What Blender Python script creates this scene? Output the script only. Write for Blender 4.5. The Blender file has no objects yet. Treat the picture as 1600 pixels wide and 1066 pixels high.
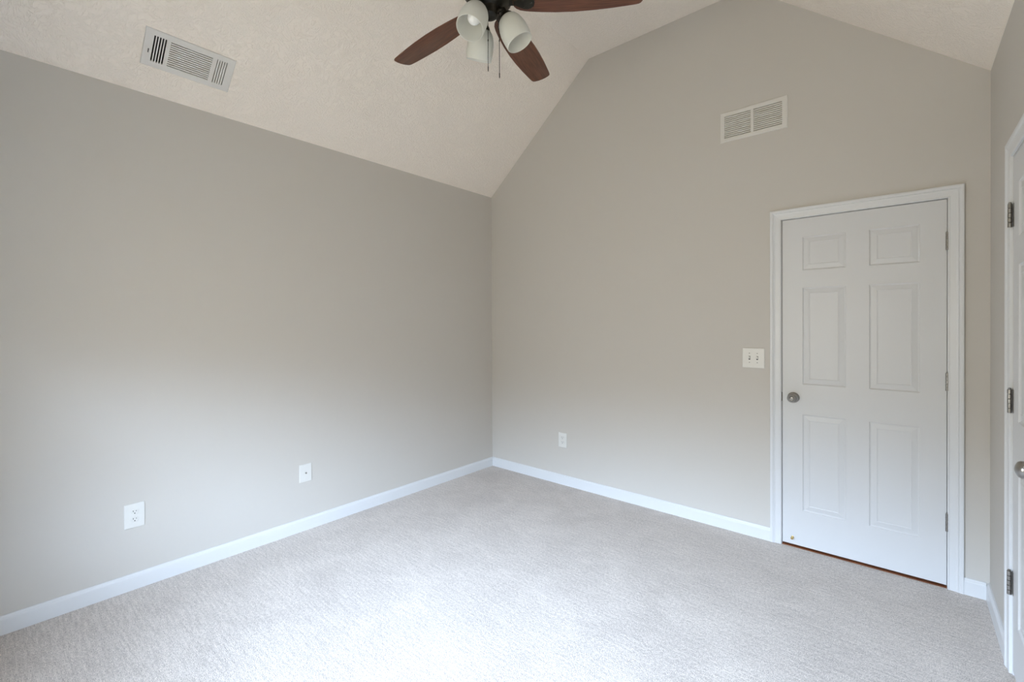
import bpy, math
from mathutils import Matrix, Vector

# ---------------------------------------------------------------- camera, sky, exposure
S = bpy.context.scene
COL = S.collection
YB, W, ZL, XK, XK2, ZF, YF = 3.2772, 3.4101, 2.6394, 1.1113, 2.2956, 3.5791, -0.42
K = (ZF - ZL) / XK
T = 0.12                                    # wall thickness
WX0, WX1, WZ0, WZ1 = 1.26, 2.76, 0.80, 1.90   # window opening in the front wall

cam_d = bpy.data.cameras.new('camera')
cam = bpy.data.objects.new('camera', cam_d); COL.objects.link(cam)
yaw, pitch, roll, fpx = 0.712, 0.0059, 0.0044, 712.457
fw0 = Vector((-math.sin(yaw), math.cos(yaw), 0)); rt0 = Vector((math.cos(yaw), math.sin(yaw), 0)); up0 = Vector((0, 0, 1))
fw = fw0 * math.cos(pitch) - up0 * math.sin(pitch); upp = up0 * math.cos(pitch) + fw0 * math.sin(pitch)
rt = rt0 * math.cos(roll) - upp * math.sin(roll); up = rt0 * math.sin(roll) + upp * math.cos(roll)
cam.matrix_world = Matrix(((rt.x, up.x, -fw.x, 3.0899), (rt.y, up.y, -fw.y, 0.0), (rt.z, up.z, -fw.z, 1.39), (0, 0, 0, 1)))
cam_d.sensor_width = 36; cam_d.lens = fpx * 36 / 1600
cam_d.shift_y = -(533 - 511.243) / 1600
cam_d.clip_start = 0.02
S.camera = cam

S.view_settings.view_transform = 'Standard'; S.view_settings.look = 'None'
S.view_settings.gamma = 1; S.view_settings.use_curve_mapping = False
S.view_settings.exposure = 2.22

world = bpy.data.worlds.new('overcast_sky'); S.world = world; world.use_nodes = True
nt = world.node_tree; nt.nodes.clear()
tc = nt.nodes.new('ShaderNodeTexCoord'); sx = nt.nodes.new('ShaderNodeSeparateXYZ')
rp = nt.nodes.new('ShaderNodeValToRGB'); bg = nt.nodes.new('ShaderNodeBackground'); wo = nt.nodes.new('ShaderNodeOutputWorld')
nt.links.new(tc.outputs['Generated'], sx.inputs[0])
mr = nt.nodes.new('ShaderNodeMapRange'); mr.inputs['From Min'].default_value = -1; mr.inputs['From Max'].default_value = 1
nt.links.new(sx.outputs['Z'], mr.inputs['Value']); nt.links.new(mr.outputs[0], rp.inputs[0])
nt.links.new(rp.outputs[0], bg.inputs[0]); nt.links.new(bg.outputs[0], wo.inputs[0])
cr = rp.color_ramp
cr.elements[0].position = 0.0; cr.elements[0].color = (0.12, 0.110, 0.082, 1)       # ground below the window
cr.elements[1].position = 1.0; cr.elements[1].color = (0.20, 0.26, 0.35, 1)           # overcast zenith
for pos, c in ((0.49, (0.12, 0.11, 0.085)), (0.60, (0.125, 0.12, 0.10)), (0.69, (0.66, 0.83, 1.07)), (0.77, (0.66, 0.83, 1.07))):
    e = cr.elements.new(pos); e.color = (*c, 1)
bg.inputs[1].default_value = 17.0

pd = bpy.data.lights.new('window_portal', 'AREA'); pd.shape = 'RECTANGLE'
pd.size = WX1 - WX0; pd.size_y = WZ1 - WZ0; pd.cycles.is_portal = True
po = bpy.data.objects.new('window_portal', pd); COL.objects.link(po)
po.matrix_world = Matrix.Translation(((WX0 + WX1) / 2, YF - T - 0.01, (WZ0 + WZ1) / 2)) @ Matrix.Rotation(math.radians(90), 4, 'X')

# ---------------------------------------------------------------- materials
def mat(name, col, rough=0.6, metal=0.0, spec=0.5, noise=None, bump=None, extra=None):
    m = bpy.data.materials.new(name); m.use_nodes = True
    n = m.node_tree; b = n.nodes['Principled BSDF']
    b.inputs['Base Color'].default_value = (*col, 1); b.inputs['Roughness'].default_value = rough
    b.inputs['Metallic'].default_value = metal; b.inputs['Specular IOR Level'].default_value = spec
    t = n.nodes.new('ShaderNodeTexCoord')
    if noise:                                # (scale, amount, detail)
        x = n.nodes.new('ShaderNodeTexNoise'); x.inputs['Scale'].default_value = noise[0]; x.inputs['Detail'].default_value = noise[2]
        n.links.new(t.outputs['Object'], x.inputs['Vector'])
        r = n.nodes.new('ShaderNodeValToRGB')
        r.color_ramp.elements[0].position = 0.3; r.color_ramp.elements[1].position = 0.7
        r.color_ramp.elements[0].color = (*[c * (1 - noise[1]) for c in col], 1)
        r.color_ramp.elements[1].color = (*[min(1, c * (1 + noise[1])) for c in col], 1)
        n.links.new(x.outputs['Fac'], r.inputs[0]); n.links.new(r.outputs[0], b.inputs['Base Color'])
    if bump:                                 # (scale, strength, distance, detail)
        x = n.nodes.new('ShaderNodeTexNoise'); x.inputs['Scale'].default_value = bump[0]; x.inputs['Detail'].default_value = bump[3]
        n.links.new(t.outputs['Object'], x.inputs['Vector'])
        u = n.nodes.new('ShaderNodeBump'); u.inputs['Strength'].default_value = bump[1]; u.inputs['Distance'].default_value = bump[2]
        n.links.new(x.outputs['Fac'], u.inputs['Height']); n.links.new(u.outputs[0], b.inputs['Normal'])
    if extra: extra(n, b, t)
    return m

def stomp(n, b, t):                          # hand trowelled ceiling texture: short raised strokes
    w = n.nodes.new('ShaderNodeTexNoise'); w.inputs['Scale'].default_value = 7; w.inputs['Detail'].default_value = 2
    n.links.new(t.outputs['Object'], w.inputs['Vector'])
    a = n.nodes.new('ShaderNodeVectorMath'); a.operation = 'MULTIPLY_ADD'
    a.inputs[1].default_value = (0.35, 0.35, 0.35)
    n.links.new(w.outputs['Color'], a.inputs[0]); n.links.new(t.outputs['Object'], a.inputs[2])
    v = n.nodes.new('ShaderNodeTexNoise'); v.inputs['Scale'].default_value = 34; v.inputs['Detail'].default_value = 3
    v.inputs['Distortion'].default_value = 1.4
    n.links.new(a.outputs[0], v.inputs['Vector'])
    r = n.nodes.new('ShaderNodeValToRGB'); r.color_ramp.elements[0].position = 0.46; r.color_ramp.elements[1].position = 0.56
    n.links.new(v.outputs['Fac'], r.inputs[0])
    u = n.nodes.new('ShaderNodeBump'); u.inputs['Strength'].default_value = 0.6; u.inputs['Distance'].default_value = 0.004
    n.links.new(r.outputs[0], u.inputs['Height']); n.links.new(u.outputs[0], b.inputs['Normal'])

def pile(n, b, t):                           # cut pile carpet: tufts, brushed patches and fine vacuum strokes
    def noise(sc, det, vec=None, dist=0.0):
        x = n.nodes.new('ShaderNodeTexNoise'); x.inputs['Scale'].default_value = sc; x.inputs['Detail'].default_value = det
        x.inputs['Distortion'].default_value = dist
        n.links.new(vec or t.outputs['Object'], x.inputs['Vector']); return x
    tuft = noise(260, 2); clump = noise(75, 3); patch = noise(3.0, 4, None, 0.8)
    mp = n.nodes.new('ShaderNodeMapping'); mp.inputs['Rotation'].default_value = (0, 0, math.radians(6)); mp.inputs['Scale'].default_value = (0.9, 12, 1)
    n.links.new(t.outputs['Object'], mp.inputs[0]); stroke = noise(9, 2, mp.outputs[0])
    def mathn(op, a, bb):
        m = n.nodes.new('ShaderNodeMath'); m.operation = op
        for i, q in enumerate((a, bb)):
            if isinstance(q, (int, float)): m.inputs[i].default_value = q
            else: n.links.new(q, m.inputs[i])
        return m.outputs[0]
    s = mathn('ADD', mathn('MULTIPLY', tuft.outputs['Fac'], 0.55), mathn('MULTIPLY', clump.outputs['Fac'], 0.20))
    s = mathn('ADD', s, mathn('MULTIPLY', patch.outputs['Fac'], 0.10))
    s = mathn('ADD', s, mathn('MULTIPLY', stroke.outputs['Fac'], 0.15))
    r = n.nodes.new('ShaderNodeValToRGB')
    r.color_ramp.elements[0].position = 0.39; r.color_ramp.elements[0].color = (0.39, 0.345, 0.315, 1)
    r.color_ramp.elements[1].position = 0.61; r.color_ramp.elements[1].color = (0.85, 0.775, 0.71, 1)
    n.links.new(s, r.inputs[0]); n.links.new(r.outputs[0], b.inputs['Base Color'])
    u = n.nodes.new('ShaderNodeBump'); u.inputs['Strength'].default_value = 0.75; u.inputs['Distance'].default_value = 0.004
    h = mathn('ADD', tuft.outputs['Fac'], mathn('MULTIPLY', clump.outputs['Fac'], 0.8))
    n.links.new(h, u.inputs['Height']); n.links.new(u.outputs[0], b.inputs['Normal'])
    b.inputs['Sheen Weight'].default_value = 0.15

def grain(c0, c1, sc=(1, 14, 14), scale=9):
    def f(n, b, t):
        mp = n.nodes.new('ShaderNodeMapping'); mp.inputs['Scale'].default_value = sc
        n.links.new(t.outputs['Object'], mp.inputs[0])
        x = n.nodes.new('ShaderNodeTexNoise'); x.inputs['Scale'].default_value = scale; x.inputs['Detail'].default_value = 5; x.inputs['Distortion'].default_value = 0.6
        n.links.new(mp.outputs[0], x.inputs['Vector'])
        r = n.nodes.new('ShaderNodeValToRGB'); r.color_ramp.elements[0].position = 0.35; r.color_ramp.elements[1].position = 0.68
        r.color_ramp.elements[0].color = (*c0, 1); r.color_ramp.elements[1].color = (*c1, 1)
        n.links.new(x.outputs['Fac'], r.inputs[0]); n.links.new(r.outputs[0], b.inputs['Base Color'])
    return f

M = {}
M['wall'] = mat('greige_wall_paint', (0.615, 0.585, 0.54), 0.62, spec=0.35, bump=(90, 0.10, 0.002, 3))
M['ceiling'] = mat('warm_white_ceiling_texture', (0.95, 0.875, 0.785), 0.8, spec=0.2, extra=stomp)
M['trim'] = mat('white_trim_paint', (0.735, 0.745, 0.755), 0.35)
M['door'] = mat('white_door_paint', (0.69, 0.695, 0.70), 0.42, bump=(140, 0.06, 0.001, 2))
M['carpet'] = mat('light_beige_carpet', (0.5, 0.46, 0.43), 0.95, spec=0.1, extra=pile)
M['plate'] = mat('ivory_white_plastic', (0.76, 0.75, 0.715), 0.35)
M['vent'] = mat('white_vent_enamel', (0.73, 0.71, 0.67), 0.4)
M['dark'] = mat('dark_duct_interior', (0.03, 0.028, 0.026), 0.8)
M['slot'] = mat('dark_socket_slot', (0.05, 0.048, 0.045), 0.6)
M['nickel'] = mat('satin_nickel', (0.36, 0.35, 0.335), 0.30, metal=1.0, noise=(60, 0.08, 2))
M['steel'] = mat('brushed_steel', (0.62, 0.61, 0.60), 0.25, metal=1.0)
M['brass'] = mat('polished_brass', (0.72, 0.55, 0.25), 0.22, metal=1.0)
M['bronze'] = mat('oil_rubbed_bronze', (0.040, 0.037, 0.030), 0.38, metal=0.75, noise=(30, 0.25, 3))
M['chain'] = mat('dark_aged_chain', (0.035, 0.028, 0.022), 0.55, metal=0.3)
M['blade'] = mat('walnut_fan_blade', (0.12, 0.05, 0.03), 0.45, extra=grain((0.082, 0.028, 0.013), (0.160, 0.058, 0.029)))
M['threshold'] = mat('red_brown_hardwood', (0.22, 0.075, 0.03), 0.4, extra=grain((0.16, 0.05, 0.02), (0.30, 0.105, 0.04), (1, 10, 10), 12))
M['rubber'] = mat('white_rubber', (0.75, 0.74, 0.70), 0.6)

def frosted(name, col, tr):
    m = bpy.data.materials.new(name); m.use_nodes = True; n = m.node_tree
    b = n.nodes['Principled BSDF']; b.inputs['Base Color'].default_value = (*col, 1); b.inputs['Roughness'].default_value = 0.35
    t = n.nodes.new('ShaderNodeBsdfTranslucent'); t.inputs[0].default_value = (*col, 1)
    x = n.nodes.new('ShaderNodeMixShader'); x.inputs[0].default_value = tr
    n.links.new(b.outputs[0], x.inputs[1]); n.links.new(t.outputs[0], x.inputs[2]); n.links.new(x.outputs[0], n.nodes['Material Output'].inputs[0])
    return m
M['shade'] = frosted('frosted_white_glass', (0.90, 0.905, 0.87), 0.60)
M['bulb'] = frosted('soft_white_bulb_glass', (0.92, 0.92, 0.92), 0.2)
g = bpy.data.materials.new('window_glass'); g.use_nodes = True; n = g.node_tree
n.nodes.remove(n.nodes['Principled BSDF'])
a1 = n.nodes.new('ShaderNodeBsdfTransparent'); a2 = n.nodes.new('ShaderNodeBsdfGlossy'); a2.inputs['Roughness'].default_value = 0.02
a3 = n.nodes.new('ShaderNodeMixShader'); a3.inputs[0].default_value = 0.06
n.links.new(a1.outputs[0], a3.inputs[1]); n.links.new(a2.outputs[0], a3.inputs[2]); n.links.new(a3.outputs[0], n.nodes['Material Output'].inputs[0])
M['glass'] = g

# ---------------------------------------------------------------- mesh helpers
class MB:
    def __init__(s): s.v = []; s.f = []
    def add(s, vs, fs):
        o = len(s.v); s.v += [tuple(q) for q in vs]; s.f += [tuple(i + o for i in f) for f in fs]; return s
    def hexa(s, q):                          # q: 4 bottom + 4 top, both counterclockwise
        return s.add(q, [(3, 2, 1, 0), (4, 5, 6, 7), (0, 1, 5, 4), (1, 2, 6, 5), (2, 3, 7, 6), (3, 0, 4, 7)])
    def box(s, x0, x1, y0, y1, z0, z1):
        return s.hexa([(x0, y0, z0), (x1, y0, z0), (x1, y1, z0), (x0, y1, z0), (x0, y0, z1), (x1, y0, z1), (x1, y1, z1), (x0, y1, z1)])
    def plate(s, x0, x1, y0, y1, t, ch, z0=0.0):   # chamfered raised plate
        L = [[(x0, y0, z0), (x1, y0, z0), (x1, y1, z0), (x0, y1, z0)], [(x0, y0, t - ch * .5), (x1, y0, t - ch * .5), (x1, y1, t - ch * .5), (x0, y1, t - ch * .5)],
             [(x0 + ch, y0 + ch, t), (x1 - ch, y0 + ch, t), (x1 - ch, y1 - ch, t), (x0 + ch, y1 - ch, t)]]
        return s.loft(L)
    def loft(s, rings, cap0=True, cap1=True):
        k = len(rings[0]); vs = [p for r in rings for p in r]; fs = []
        for i in range(len(rings) - 1):
            for j in range(k):
                a = i * k + j; b = i * k + (j + 1) % k; fs.append((a, b, b + k, a + k))
        if cap0: fs.append(tuple(range(k - 1, -1, -1)))
        if cap1: fs.append(tuple((len(rings) - 1) * k + j for j in range(k)))
        return s.add(vs, fs)
    def lathe(s, prof, n=32, mtx=None, cap0=True, cap1=True):
        rings = []
        for r, z in prof:
            R = [Vector((max(r, 1e-5) * math.cos(2 * math.pi * j / n), max(r, 1e-5) * math.sin(2 * math.pi * j / n), z)) for j in range(n)]
            rings.append([mtx @ p if mtx else p for p in R])
        return s.loft(rings, cap0, cap1)
    def tube(s, pts, rad, n=12):
        pts = [Vector(p) for p in pts]; rings = []
        rr = rad if isinstance(rad, (list, tuple)) else [rad] * len(pts)
        prev = None
        for i, p in enumerate(pts):
            d = (pts[min(i + 1, len(pts) - 1)] - pts[max(i - 1, 0)]).normalized()
            if prev is None:
                a = Vector((0, 0, 1)) if abs(d.z) < .9 else Vector((1, 0, 0)); u = d.cross(a).normalized()
            else: u = (prev - d * prev.dot(d)).normalized()
            prev = u; w = d.cross(u)
            rings.append([p + (u * math.cos(2 * math.pi * j / n) + w * math.sin(2 * math.pi * j / n)) * rr[i] for j in range(n)])
        return s.loft(rings)
    def make(s, name, m, parent=None, smooth=False, label=None, kind=None):
        me = bpy.data.meshes.new(name); me.from_pydata(s.v, [], s.f); me.materials.append(M[m] if isinstance(m, str) else m)
        me.validate(); me.update()
        import bmesh
        bm = bmesh.new(); bm.from_mesh(me); bmesh.ops.recalc_face_normals(bm, faces=bm.faces); bm.to_mesh(me); bm.free()
        if smooth:
            me.polygons.foreach_set('use_smooth', [True] * len(me.polygons)); me.set_sharp_from_angle(angle=math.radians(38))
        o = bpy.data.objects.new(name, me); COL.objects.link(o)
        if parent: o.parent = parent
        if label: o['label'] = label
        if kind: o['kind'] = kind
        return o

def thing(name, label, cat, mtx, group=None):
    o = bpy.data.objects.new(name, None); COL.objects.link(o); o.empty_display_size = .05
    o.matrix_world = mtx; o['label'] = label; o['category'] = cat
    if group: o['group'] = group
    return o
def frame(u, v, nn, o):
    u, v, nn, o = map(Vector, (u, v, nn, o))
    return Matrix(((u.x, v.x, nn.x, o.x), (u.y, v.y, nn.y, o.y), (u.z, v.z, nn.z, o.z), (0, 0, 0, 1)))
def on_back(x, z, off=0): return frame((1, 0, 0), (0, 0, 1), (0, -1, 0), (x, YB - off, z))
def on_left(y, z, off=0): return frame((0, 1, 0), (0, 0, 1), (1, 0, 0), (off, y, z))
def on_right(y, z, off=0): return frame((0, -1, 0), (0, 0, 1), (-1, 0, 0), (W - off, y, z))
_m = math.hypot(1, K)
def on_slope(x, y, off=0):
    return frame((0, 1, 0), (1 / _m, 0, K / _m), (K / _m, 0, -1 / _m), (x + off * K / _m, y, ZL + K * x - off / _m))

# ---------------------------------------------------------------- room shell
DX0, DX1, DZ = 2.4990, 3.2575, 2.0375          # back door opening
RY0, RY1 = 2.018, 2.640                        # right door opening (near, far)
VX0, VX1, VZ0, VZ1 = 2.160, 2.509, 2.632, 2.786   # return duct hole
def gable(x):
    return ZL + K * x if x < XK else (ZF if x <= XK2 else ZF - (ZF - ZL) * (x - XK2) / (W - XK2))
def gable_wall(y0, y1, holes):
    b = MB(); xs = {-T, 0.0, XK, XK2, W, W + T}
    for h in holes: xs |= {h[0], h[1]}
    xs = sorted(xs)
    for xa, xb in zip(xs, xs[1:]):
        ga, gb = gable(min(max(xa, 0), W)), gable(min(max(xb, 0), W))
        hs = sorted([h for h in holes if h[0] <= xa + 1e-6 and h[1] >= xb - 1e-6], key=lambda h: h[2])
        z = -0.1
        for h in hs:
            if h[2] > z + 1e-6: b.box(xa, xb, y0, y1, z, h[2])
            z = h[3]
        b.hexa([(xa, y0, z), (xb, y0, z), (xb, y1, z), (xa, y1, z), (xa, y0, ga), (xb, y0, gb), (xb, y1, gb), (xa, y1, ga)])
    return b
gable_wall(YB, YB + T, [(DX0, DX1, -0.1, DZ), (VX0, VX1, VZ0, VZ1)]).make('wall_back', 'wall', kind='structure')
gable_wall(YF - T, YF, [(WX0, WX1, WZ0, WZ1)]).make('wall_front', 'wall', kind='structure')
MB().box(-T, 0, YF, YB, -0.1, ZL).make('wall_left', 'wall', kind='structure')
b = MB(); b.box(W, W + T, YF, RY0, -0.1, ZL); b.box(W, W + T, RY0, RY1, DZ, ZL); b.box(W, W + T, RY1, YB, -0.1, ZL)
b.make('wall_right', 'wall', kind='structure')
# ceiling: left slope with a duct hole, flat middle, right slope
CVX0, CVX1, CVY0, CVY1 = 0.138, 0.250, 0.560, 0.904
b = MB(); ya, yb = YF - T, YB + T
def slab(pa, pb, y0, y1, nrm):
    (xa, za), (xb, zb) = pa, pb; ox, oz = nrm[0] * .1, nrm[1] * .1
    b.hexa([(xa, y0, za), (xb, y0, zb), (xb, y1, zb), (xa, y1, za), (xa + ox, y0, za + oz), (xb + ox, y0, zb + oz), (xb + ox, y1, zb + oz), (xa + ox, y1, za + oz)])
sl = lambda x: (x, ZL + K * x)
NL = (-K / _m, 1 / _m)
slab(sl(-T), sl(CVX0), ya, yb, NL); slab(sl(CVX1), sl(XK), ya, yb, NL)
slab(sl(CVX0), sl(CVX1), ya, CVY0, NL); slab(sl(CVX0), sl(CVX1), CVY1, yb, NL)
slab((XK, ZF), (XK2, ZF), ya, yb, (0, 1))
K2 = (ZF - ZL) / (W - XK2); m2 = math.hypot(1, K2)
slab((XK2, ZF), (W + T, ZL - K2 * T), ya, yb, (K2 / m2, 1 / m2))
b.make('ceiling', 'ceiling', kind='structure')
MB().box(0, W, YF, YB, -0.1, 0).box(W, W + T + .6, RY0, RY1, -0.1, 0).make('floor', 'carpet', kind='structure')
MB().box(DX0 - .3, DX1 + .3, YB + T, YB + T + 1.0, -0.1, -0.004).make('floor_hall', 'threshold', kind='structure')

b = MB(); hx0, hx1, hy0, hy1 = DX0 - .3, DX1 + .3, YB + T, YB + T + 1.0
b.box(hx0 - .1, hx0, hy0, hy1, -.1, 2.5); b.box(hx1, hx1 + .1, hy0, hy1, -.1, 2.5); b.box(hx0 - .1, hx1 + .1, hy1, hy1 + .1, -.1, 2.5); b.box(hx0 - .1, hx1 + .1, hy0, hy1 + .1, 2.5, 2.6)
b.make('wall_hall', 'wall', kind='structure')
b = MB(); cx0, cx1 = W + T, W + T + .6
b.box(cx1, cx1 + .1, RY0 - .3, RY1 + .3, -.1, 2.5); b.box(cx0, cx1 + .1, RY0 - .4, RY0 - .3, -.1, 2.5); b.box(cx0, cx1 + .1, RY1 + .3, RY1 + .4, -.1, 2.5); b.box(cx0, cx1 + .1, RY0 - .4, RY1 + .4, 2.5, 2.6); b.make('wall_closet', 'wall', kind='structure')
# baseboards
BP = [(0, 0), (.014, 0), (.014, .066), (.0125, .072), (.009, .0765), (.0075, .0815), (.0055, .084), (0, .084)]
def baseboard(name, a, b_, nrm):
    ra = [(a[0] + nrm[0] * t, a[1] + nrm[1] * t, z) for t, z in BP]; rb = [(b_[0] + nrm[0] * t, b_[1] + nrm[1] * t, z) for t, z in BP]
    MB().loft([ra, rb]).make(name, 'trim', kind='structure')
baseboard('baseboard_left', (0, YF), (0, YB), (1, 0))
baseboard('baseboard_back', (0.014, YB), (2.4385, YB), (0, -1))
baseboard('baseboard_back_right', (3.3165, YB), (W - .014, YB), (0, -1))
baseboard('baseboard_right', (W, RY1 + .0655), (W, YB), (-1, 0))
baseboard('baseboard_right_near', (W, YF), (W, RY0 - .0655), (-1, 0))
baseboard('baseboard_front', (0.014, YF), (W - .014, YF), (0, 1))

# door casings: profile (distance outward from the inner edge, thickness), mitred
CP = [(0, 0), (0, .0075), (.002, .0095), (.005, .0100), (.0075, .0085), (.010, .0088), (.030, .0105), (.037, .0125), (.040, .0150), (.0425, .0130),
      (.0455, .0155), (.050, .0170), (.057, .0170), (.0605, .0155), (.061, 0)]
def casing(name, mtx, x0, x1, z1, z0=0.0, four=False):
    rings = []
    def ring(fx): return [fx(d, t) for d, t in CP]
    if not four:
        rings = [ring(lambda d, t: (x0 - d, z0, t)), ring(lambda d, t: (x0 - d, z1 + d, t)), ring(lambda d, t: (x1 + d, z1 + d, t)), ring(lambda d, t: (x1 + d, z0, t))]
        b = MB().loft(rings)
    else:
        cs = [(-1, -1), (-1, 1), (1, 1), (1, -1), (-1, -1)]
        rings = [ring(lambda d, t, q=q: ((x0 - d) if q[0] < 0 else (x1 + d), (z0 - d) if q[1] < 0 else (z1 + d), t)) for q in cs]
        b = MB().loft(rings, False, False)
    o = b.make(name, 'trim', kind='structure'); o.matrix_world = mtx; return o
def jamb(name, mtx, x0, x1, z1, slab_back):
    # lining of the opening (depth runs into the wall, -n) and the stop behind the slab
    b = MB(); e = .0005
    b.box(x0 - .001, x0 + .0022, 0, z1, -T, 0); b.box(x1 - .0022, x1 + .001, 0, z1, -T, 0); b.box(x0, x1, z1 - .0022, z1 + .001, -T, 0)
    b.box(x0, x0 + .014, 0, z1, slab_back - .03, slab_back + .002); b.box(x1 - .014, x1, 0, z1, slab_back - .03, slab_back + .002)
    b.box(x0, x1, z1 - .014, z1, slab_back - .03, slab_back + .002)
    o = b.make(name, 'trim', kind='structure'); o.matrix_world = mtx; return o
MBK = on_back(0, 0)
casing('trim_1', MBK, DX0, DX1 - .0010, DZ - .0012)
jamb('trim_2', MBK, DX0, DX1, DZ, -.036)
MRT = on_right(0, 0)
casing('trim_3', MRT, -RY1 - .0045, -RY0 + .0045, DZ + .0045)
jamb('trim_4', MRT, -RY1, -RY0, DZ, -.036)
MB().box(DX0 + .0022, DX1 - .0022, YB + .002, YB + T, -0.02, 0.004).make('trim_5', 'threshold', kind='structure')

# ---------------------------------------------------------------- six panel doors
PR = [(.0, .0), (.0035, -.0035), (.008, -.0055), (.0115, -.0050), (.030, -.0022), (.0345, -.0010), (.0385, -.0026), (.0395, -.0026)]
def door_slab(xs, zs, cols, rows, th):
    """xs/zs: slab extent; cols/rows: panel ranges. Front face at n=0."""
    b = MB()
    cx = sorted({xs[0], xs[1], *[q for c in cols for q in c]}); cz = sorted({zs[0], zs[1], *[q for r in rows for q in r]})
    for xa, xb in zip(cx, cx[1:]):
        for za, zb in zip(cz, cz[1:]):
            if (xa, xb) in cols and (za, zb) in rows:
                rings = [[(xa + i, za + i, d), (xb - i, za + i, d), (xb - i, zb - i, d), (xa + i, zb - i, d)] for i, d in PR]
                b.loft(rings, cap0=False)
            else: b.add([(xa, za, 0), (xb, za, 0), (xb, zb, 0), (xa, zb, 0)], [(0, 1, 2, 3)])
    x0, x1 = xs; z0, z1 = zs
    b.add([(x0, z0, 0), (x1, z0, 0), (x1, z1, 0), (x0, z1, 0), (x0, z0, -th), (x1, z0, -th), (x1, z1, -th), (x0, z1, -th)],
          [(4, 7, 6, 5), (0, 4, 5, 1), (1, 5, 6, 2), (2, 6, 7, 3), (3, 7, 4, 0)])
    return b
def make_plain(b, name, m, **k):             # keeps the winding of open grids
    o = b.make(name, m, **k); return o
ROWS = [(.2350, .8300), (1.0135, 1.6070), (1.7130, 1.9180)]
d1 = door_slab((2.5047, 3.2529), (.0176, 2.0316), [(2.6120, 2.8270), (2.9340, 3.1480)], ROWS, .035).make('door_1', 'door', kind='structure')
d1.matrix_world = MBK
a, c = -2.6340, -2.0240; w_ = (c - a - .107 * 2 - .10) / 2
d2 = door_slab((a + .002, c - .002), (.0200, 2.0316), [(a + .107, a + .107 + w_), (c - .107 - w_, c - .107)], ROWS, .035).make('door_2', 'door', kind='structure')
d2.matrix_world = MRT

def hinge(parent, x, z, dirn, off=.0035):    # dirn: which side the jamb is on
    b = MB(); H = .0935; r = .0066
    seg = H / 5
    for i in range(5):
        b.lathe([(r * .8, 0), (r, .0008), (r, seg - .0016), (r * .8, seg - .0008)], 14, Matrix.Translation((x, z - H / 2 + i * seg, off)) @ Matrix.Rotation(-math.pi / 2, 4, 'X'))
    o = b.make('hinge', 'nickel', parent, smooth=True, label='satin nickel butt hinge')
    l = MB(); l.box(x - .0045 if dirn > 0 else x, x if dirn > 0 else x + .013, z - H / 2 + .001, z + H / 2 - .001, -.0005, .0014)
    l.box(x if dirn > 0 else x - .0085, x + .0050 if dirn > 0 else x, z - H / 2 + .001, z + H / 2 - .001, -.0005, .0012)
    l.make('hinge_leaf', 'nickel', o)
    p = MB(); p.lathe([(.0022, -.001), (.0045, .0005), (.005, .003), (.002, .0055)], 12, Matrix.Translation((x, z + H / 2, off)) @ Matrix.Rotation(-math.pi / 2, 4, 'X'))
    p.make('hinge_pin', 'nickel', o, smooth=True)
for z in (1.8133, 1.0803, .3466): hinge(d1, 3.2545, z, 1)
for z in (1.8090, 1.0800, .3640): hinge(d2, -2.6345, z, -1, .0105)

def knob(parent, x, z, k=1.0, egg=False):
    r = MB(); r.lathe([(.0325 * k, 0), (.0325 * k, .003), (.030 * k, .006), (.0235 * k, .0085), (.017, .011), (.0125, .013), (.0115, .022)], 36, Matrix.Translation((x, z, 0)))
    o = r.make('door_knob', 'nickel', parent, smooth=True, label='satin nickel round knob')
    prof = [(.0115, .020), (.013, .027), (.019, .031), (.0245, .037), (.0268, .044), (.0262, .051), (.0232, .0565), (.0185, .0595)]
    if egg: prof += [(.012, .0625), (.006, .0642), (.0, .0648)]
    else: prof += [(.0165, .0600), (.0150, .0588), (.0140, .0585)]
    b = MB(); b.lathe(prof, 36, Matrix.Translation((x, z, 0))); b.make('knob_ball', 'nickel', o, smooth=True)
    if not egg:
        c = MB(); c.lathe([(.0142, .058), (.0142, .0592), (.012, .0592), (.0105, .0575), (.010, .0575)], 28, Matrix.Translation((x, z, 0)))
        c.make('knob_ring', 'bronze', o, smooth=True)
        c = MB(); c.lathe([(.0098, .0568), (.0098, .0610), (.0085, .0618), (.0, .0620)], 24, Matrix.Translation((x, z, 0)))
        c.make('lock_button', 'nickel', o, smooth=True)
        MB().box(x - .0055, x + .0055, z - .0013, z + .0013, .0612, .0623).make('turn_slot', 'slot', o)
knob(d1, 2.5640, .9300)
knob(d2, -2.0860, .9350, egg=True)
MB().box(2.5005, 2.5050, .9035, .9576, -.0008, .0012).make('latch_plate', 'bronze', d1, label='dark latch plate at the door edge')
s = MB(); s.lathe([(.0075, 0), (.0075, .002), (.0035, .003), (.0035, .014), (.0075, .016), (.0085, .020), (.0070, .0255), (.0, .027)], 18, Matrix.Translation((2.5590, .0600, 0)))
s.make('door_bumper', 'brass', d1, smooth=True, label='small brass bumper near the bottom corner')

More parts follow.
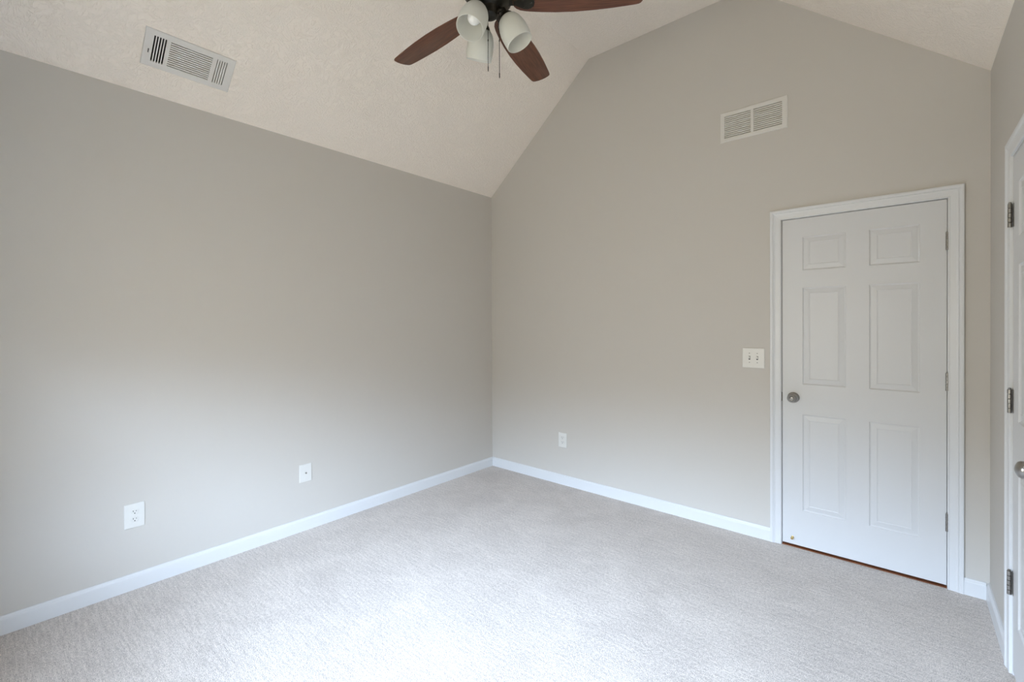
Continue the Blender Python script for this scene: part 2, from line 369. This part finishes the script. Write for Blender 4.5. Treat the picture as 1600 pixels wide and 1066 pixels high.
# ---------------------------------------------------------------- window behind the camera
b = MB(); fwid = .045; yy0, yy1 = YF - T + .005, YF - .03
b.box(WX0, WX0 + fwid, yy0, yy1, WZ0, WZ1); b.box(WX1 - fwid, WX1, yy0, yy1, WZ0, WZ1)
b.box(WX0, WX1, yy0, yy1, WZ0, WZ0 + fwid); b.box(WX0, WX1, yy0, yy1, WZ1 - fwid, WZ1)
xm = (WX0 + WX1) / 2; zm = (WZ0 + WZ1) / 2
b.box(xm - .04, xm + .04, yy0, yy1, WZ0, WZ1); b.box(WX0, WX1, yy0 + .02, yy1 - .02, zm - .02, zm + .02)
wn = b.make('window_1', 'trim', kind='structure')
MB().box(WX0 + fwid, WX1 - fwid, yy0 + .03, yy0 + .034, WZ0 + fwid, WZ1 - fwid).make('window_pane', 'glass', wn)
MB().box(-.6, W + .6, YF - T - .45, YF - T, 2.30, 2.36).make('sky_blocker', 'trim', kind='structure')  # unseen overhang, added to cut steep sky light through the window
casing('trim_6', frame((-1, 0, 0), (0, 0, 1), (0, 1, 0), (0, YF, 0)), -WX1, -WX0, WZ1, WZ0, four=True)

# ---------------------------------------------------------------- outlets, jack and switch
def screw(b, x, y, z, r=.0030): b.lathe([(r, 0), (r, .0006), (r * .6, .0012)], 12, Matrix.Translation((x, y, z)))
def outlet(label, mtx, w=.0855, h=.1275):
    t = thing('electrical_outlet', label, 'outlet', mtx, 'duplex outlets')
    MB().plate(-w / 2, w / 2, -h / 2, h / 2, .0055, .003).make('cover_plate', 'plate', t)
    for s_ in (1, -1):
        zc = .0198 * s_
        out = []
        for j in range(40):
            a = 2 * math.pi * j / 40; out.append((.0172 * math.cos(a), max(-.0135, min(.0135, .0172 * math.sin(a)))))
        ring = lambda q, k, n_: [(x * k, zc + y * k, n_) for x, y in q]
        r = MB().loft([ring(out, 1, .004), ring(out, 1, .0072), ring(out, .94, .0078)]).make('receptacle', 'plate', t)
        q = MB()
        q.box(-.0078, -.0052, zc + .0005, zc + .0085, .0070, .0080); q.box(.0052, .0074, zc + .0015, zc + .0080, .0070, .0080)
        q.lathe([(.0028, .0070), (.0028, .0080)], 14, Matrix.Translation((0, zc - .0068, 0)))
        q.make('contact_slots', 'slot', r, label='dark slots of the receptacle')
    q = MB(); screw(q, 0, 0, .0055); q.make('screw', 'plate', t, smooth=True)
    return t
outlet('white duplex outlet on the left wall, nearest the camera, low above the baseboard', on_left(.5145, .3880))
outlet('white duplex outlet on the back wall beneath the gable, between the corner and the door', on_back(.8385, .3845), .084)
t = thing('cable_jack', 'white wall plate with one small round cable socket on the left wall', 'wall plate', on_left(1.4225, .3870))
MB().plate(-.0413, .0413, -.0600, .0600, .0055, .003).make('cover_plate', 'plate', t)
c = MB(); c.lathe([(.0058, .004), (.0058, .0075), (.0048, .0078), (.0048, .013), (.0034, .0135)], 18); c.make('coaxial_socket', 'steel', t, smooth=True, label='small metal coaxial socket')
MB().lathe([(.0032, .0130), (.0032, .0139)], 14).make('socket_hole', 'slot', t)
q = MB(); screw(q, 0, .0415, .0055); q.make('screw', 'plate', t, smooth=True); q = MB(); screw(q, 0, -.0415, .0055); q.make('screw', 'plate', t, smooth=True)

t = thing('light_switch', 'ivory double toggle switch plate on the back wall beside the door', 'light switch', on_back(2.3400, 1.1648))
MB().plate(-.0650, .0650, -.0638, .0638, .0055, .003).make('cover_plate', 'plate', t)
for x in (-.0230, .0230):
    f_ = MB(); f_.box(x - .0052, x + .0052, -.0122, .0122, .0050, .0058); f_.make('toggle_slot', 'slot', t, label='shaded slot round a toggle')
    g_ = MB().hexa([(x - .0042, -.006, .0055), (x + .0042, -.006, .0055), (x + .0042, .005, .0055), (x - .0042, .005, .0055),
                    (x - .0034, .0045, .0165), (x + .0034, .0045, .0165), (x + .0034, .0105, .0150), (x - .0034, .0105, .0150)])
    g_.make('toggle', 'plate', t)
    for y in (.030, -.030):
        q = MB(); screw(q, x, y, .0055, .0032); q.make('screw', 'nickel', t, smooth=True)

# ---------------------------------------------------------------- return grille on the back wall
def ring_frame(b, X0, X1, Y0, Y1, x0, x1, y0, y1, t, ch):
    """flat flange with a chamfered outer edge and an opening"""
    O = lambda i, z: [(X0 + i, Y0 + i, z), (X1 - i, Y0 + i, z), (X1 - i, Y1 - i, z), (X0 + i, Y1 - i, z)]
    I = lambda z: [(x0, y0, z), (x1, y0, z), (x1, y1, z), (x0, y1, z)]
    b.loft([O(0, 0), O(0, t - ch), O(ch, t), I(t), I(-.004)], False, False)
def duct_box(t, x0, x1, y0, y1, z0=-.115, z1=-.0125, k=.001):
    b = MB(); b.box(x0, x1, y0, y1, z0, z0 + k); b.box(x0, x0 + k, y0, y1, z0, z1); b.box(x1 - k, x1, y0, y1, z0, z1)
    b.box(x0, x1, y0, y0 + k, z0, z1); b.box(x0, x1, y1 - k, y1, z0, z1)
    return b.make('duct_box', 'dark', t, label='dark duct behind the louvers')
t = thing('wall_vent', 'white louvered air return grille high on the back wall', 'vent', on_back(2.3362, 2.7095))
b = MB(); ring_frame(b, -.198, .198, -.099, .099, -.171, .169, -.0765, .0735, .007, .003)
b.box(-.0100, .0065, -.078, .075, .0015, .0068)
b.make('flange', 'vent', t)
for nm, xa, xb in (('left', -.171, -.0100), ('right', .0065, .169)):
    b = MB(); n_ = 12; pit = .150 / n_
    for i in range(n_ + 1):
        z = -.0765 + i * pit
        # blade angled downwards and outwards
        b.hexa([(xa, z - .0052, -.0110), (xb, z - .0052, -.0110), (xb, z - .0042, -.0110), (xa, z - .0042, -.0110),
                (xa, z - .0031, .0050), (xb, z - .0031, .0050), (xb, z + .0042, .0050), (xa, z + .0042, .0050)])
    b.make('louver_bank', 'vent', t)
duct_box(t, -.174, .171, -.0768, .0758)
b = MB(); screw(b, -.186, 0, .007, .0035); b.make('screw', 'vent', t, smooth=True); b = MB(); screw(b, .186, 0, .007, .0035); b.make('screw', 'vent', t, smooth=True)

# ---------------------------------------------------------------- supply register on the ceiling slope
t = thing('ceiling_vent', 'white three-way air register on the sloping ceiling above the left wall', 'vent', on_slope(.1937, .7315))
cm = _m
X0, X1, Y0, Y1 = -.1995, .1995, -.0965, .0965
xl0, xl1, xm0, xm1, xr0, xr1 = -.1650, -.1085, -.0935, .0925, .1095, .1660
yv0, yv1 = -.0670, .0680
b = MB(); ring_frame(b, X0, X1, Y0, Y1, xl0, xr1, yv0, yv1, .0055, .0025)
b.box(xl1, xm0, yv0, yv1, .001, .0055); b.box(xm1, xr0, yv0, yv1, .001, .0055)
b.make('flange', 'vent', t)
def bank_v(x0, x1, lean, hw=.0026):
    b = MB(); n_ = 5; pit = (x1 - x0) / n_
    for i in range(n_ + 1):
        x = x0 + i * pit; b.hexa([(x - .0008 - lean, yv0, -.012), (x + .0008 - lean, yv0, -.012), (x + .0008 - lean, yv1, -.012), (x - .0008 - lean, yv1, -.012),
                (x - hw, yv0, .0050), (x + hw, yv0, .0050), (x + hw, yv1, .0050), (x - hw, yv1, .0050)])
    b.make('louver_bank', 'vent', t)
bank_v(xl0, xl1, -.004); bank_v(xr0, xr1, .0045, .0036)
b = MB(); n_ = 12; pit = (yv1 - yv0) / n_
for i in range(n_ + 1):
    y = yv0 + i * pit
    b.hexa([(xm0, y + .0020, -.008), (xm1, y + .0020, -.008), (xm1, y + .0030, -.008), (xm0, y + .0030, -.008),
            (xm0, y - .0042, .0050), (xm1, y - .0042, .0050), (xm1, y + .0030, .0040), (xm0, y + .0030, .0040)])
b.make('louver_bank', 'vent', t)
duct_box(t, xl0 - .004, xr1 + .004, yv0 - .003, yv1 + .003)
MB().box(-.1785, -.1755, -.026, -.007, .0050, .0100).make('damper_lever', 'slot', t, label='small dark damper lever')
b = MB(); screw(b, -.1880, .001, .0055, .0035); b.make('screw', 'vent', t, smooth=True); b = MB(); screw(b, .1880, -.002, .0055, .0035); b.make('screw', 'vent', t, smooth=True)

# ---------------------------------------------------------------- ceiling fan
FX, FY = 1.7054, 1.4608
t = thing('ceiling_fan', 'dark bronze ceiling fan with brown wooden blades and three frosted glass lights', 'ceiling fan', Matrix.Translation((FX, FY, ZF)))
Z = lambda z: z - ZF
b = MB(); b.lathe([(.068, 0), (.070, -.012), (.060, -.045), (.035, -.068), (.016, -.074)], 36); b.make('canopy', 'bronze', t, smooth=True)
b = MB(); b.lathe([(.0127, -.070), (.0127, Z(3.02))], 20); b.make('downrod', 'bronze', t, smooth=True)
b = MB(); b.lathe([(.020, Z(3.055)), (.024, Z(3.03)), (.030, Z(3.005)), (.085, Z(2.985)), (.122, Z(2.955)), (.134, Z(2.915)), (.132, Z(2.875)), (.118, Z(2.845)), (.100, Z(2.832)), (.094, Z(2.818))], 48)
b.make('motor_housing', 'bronze', t, smooth=True)
b = MB(); b.lathe([(.092, Z(2.820)), (.098, Z(2.814)), (.098, Z(2.806)), (.088, Z(2.797)), (.062, Z(2.785)), (.042, Z(2.776)), (.038, Z(2.766)), (.038, Z(2.752)), (.036, Z(2.744)), (.028, Z(2.7395)), (.012, Z(2.7375)), (.0, Z(2.7375))], 40)
b.make('switch_housing', 'bronze', t, smooth=True)
# blades
p = math.radians(-9.4)
HW = [(.104, .008), (.108, .020), (.118, .032), (.134, .0415), (.160, .0485), (.190, .0535), (.220, .0580), (.290, .0655), (.370, .0695), (.450, .0690), (.530, .0650), (.600, .0590), (.640, .0550), (.652, .0525)]
tipc = [(.6590, .0480), (.6640, .0390), (.6690, .0200), (.6705, 0.0)]
outl = [(r, h) for r, h in HW] + tipc
outl = outl + [(r, -h) for r, h in reversed(outl[:-1])]
def blade_mesh():
    th = .0055; b = MB()
    R = lambda z, k: [(x - (.0012 * k if x > .6 else 0), y * (1 - .012 * k), z) for x, y in outl]
    b.loft([R(-th / 2, 1), R(-th / 2 + .001, 0), R(th / 2 - .001, 0), R(th / 2, 1)]); return b
def iron_mesh():
    b = MB()
    top = [(.080, .020), (.098, .015), (.115, .013), (.132, .020), (.150, .030), (.166, .033), (.182, .029), (.194, .018), (.199, 0)]
    o_ = top + [(x, -y) for x, y in reversed(top[:-1])]
    zof = lambda x: .010 * max(0, min(1, (.125 - x) / .04))
    b.loft([[(x, y, -.0075 + zof(x)) for x, y in o_], [(x, y, -.0032 + zof(x)) for x, y in o_]])
    for x, y in ((.150, .017), (.150, -.017), (.182, 0)): b.lathe([(.0045, -.0072), (.0045, -.0085), (.002, -.0100)], 12, Matrix.Translation((x, y, 0)))
    return b
bl0 = blade_mesh().make('blade', 'blade', t, smooth=True, label='brown wooden blade'); ir0 = iron_mesh().make('blade_iron', 'bronze', bl0, smooth=True, label='dark bronze bracket')
for k in range(5):
    a_ = math.radians(106.85 + 72 * k)
    if k == 0: o, i_ = bl0, ir0
    else:
        o = bl0.copy(); COL.objects.link(o); o.parent = t
        i_ = ir0.copy(); COL.objects.link(i_); i_.parent = o
    o.matrix_local = Matrix.Translation((0, 0, Z(2.796))) @ Matrix.Rotation(a_, 4, 'Z') @ Matrix.Rotation(p, 4, 'X')
# lights
def light_kit(az):
    d = Vector((math.cos(az), math.sin(az), 0)); ctr = Vector((0, 0, 0))
    top = d * .0770 + Vector((0, 0, Z(2.7340))); end = d * .1340 + Vector((0, 0, Z(2.6200)))
    ax = (end - top).normalized(); L = (end - top).length
    side = Vector((0, 0, 1)).cross(d).normalized(); oth = ax.cross(side)
    mx = Matrix(((side.x, oth.x, ax.x, top.x), (side.y, oth.y, ax.y, top.y), (side.z, oth.z, ax.z, top.z), (0, 0, 0, 1)))
    b = MB(); b.tube([d * .030 + Vector((0, 0, Z(2.757))), d * .045 + Vector((0, 0, Z(2.768))), d * .060 + Vector((0, 0, Z(2.768))), top - ax * .008], [.011, .010, .012, .016], 14)
    b.lathe([(.012, -.022), (.021, -.017), (.0290, -.008), (.0335, .002), (.0350, .009), (.0330, .0095), (.024, .008)], 28, mx)
    arm = b.make('lamp_holder', 'bronze', t, smooth=True)
    prof = [(.026, .000), (.0340, .003), (.0430, .011), (.0505, .024), (.0565, .041), (.0605, .062), (.0615, .082), (.0608, .105), (.0590, L - .002), (.0582, L), (.0568, L)]
    inner = [(.0566, L - .002), (.0583, .105), (.0590, .082), (.0580, .062), (.0540, .042), (.0480, .026), (.0405, .014), (.0320, .007), (.024, .005)]
    b = MB(); b.lathe(prof + inner, 48, mx, False, False); b.make('lamp_shade', 'shade', t, smooth=True, label='frosted white glass lamp shade')
    b = MB(); b.lathe([(.013, .008), (.013, .018), (.016, .024), (.024, .034), (.0295, .047), (.0300, .058), (.0270, .070), (.0190, .081), (.0100, .086), (.0, .0875)], 28, mx)
    b.make('light_bulb', 'bulb', t, smooth=True)
for k in range(3): light_kit(math.radians(35.9 + 120 * k))
# pull chains hanging from the switch housing
r_ = Vector((math.cos(yaw), math.sin(yaw), 0)); f_ = Vector((-math.sin(yaw), math.cos(yaw), 0))
def chain(lat, fwd, ztop, zj, zbot):
    p0 = r_ * lat + f_ * fwd; b = MB()
    b.tube([p0 + Vector((0, 0, Z(ztop))), p0 + Vector((0, 0, Z(zbot)))], .0011, 6)
    z = zbot
    while z < ztop:
        b.lathe([(.0003, -.0014), (.0016, -.0007), (.0016, .0007), (.0003, .0014)], 6, Matrix.Translation((p0.x, p0.y, Z(z)))); z += .004
    c = b.make('pull_chain', 'chain', t)
    b = MB(); b.lathe([(.0008, -.006), (.0021, -.004), (.0024, 0), (.0021, .004), (.0008, .006)], 10, Matrix.Translation((p0.x, p0.y, Z(zj)))); b.make('chain_connector', 'chain', c, smooth=True)
    b = MB(); b.lathe([(.0008, -.014), (.0020, -.011), (.0022, .006), (.0010, .012)], 10, Matrix.Translation((p0.x, p0.y, Z(zbot)))); b.make('chain_fob', 'chain', c, smooth=True)
chain(-.0040, -.036, 2.745, 2.6166, 2.4960)
chain(.0440, -.010, 2.770, 2.6304, 2.4810)
b = MB(); b.tube([r_ * .034 + f_ * -.010 + Vector((0, 0, Z(2.770))), r_ * .0440 + f_ * -.010 + Vector((0, 0, Z(2.770)))], .002, 8); b.make('chain_guide', 'bronze', t)
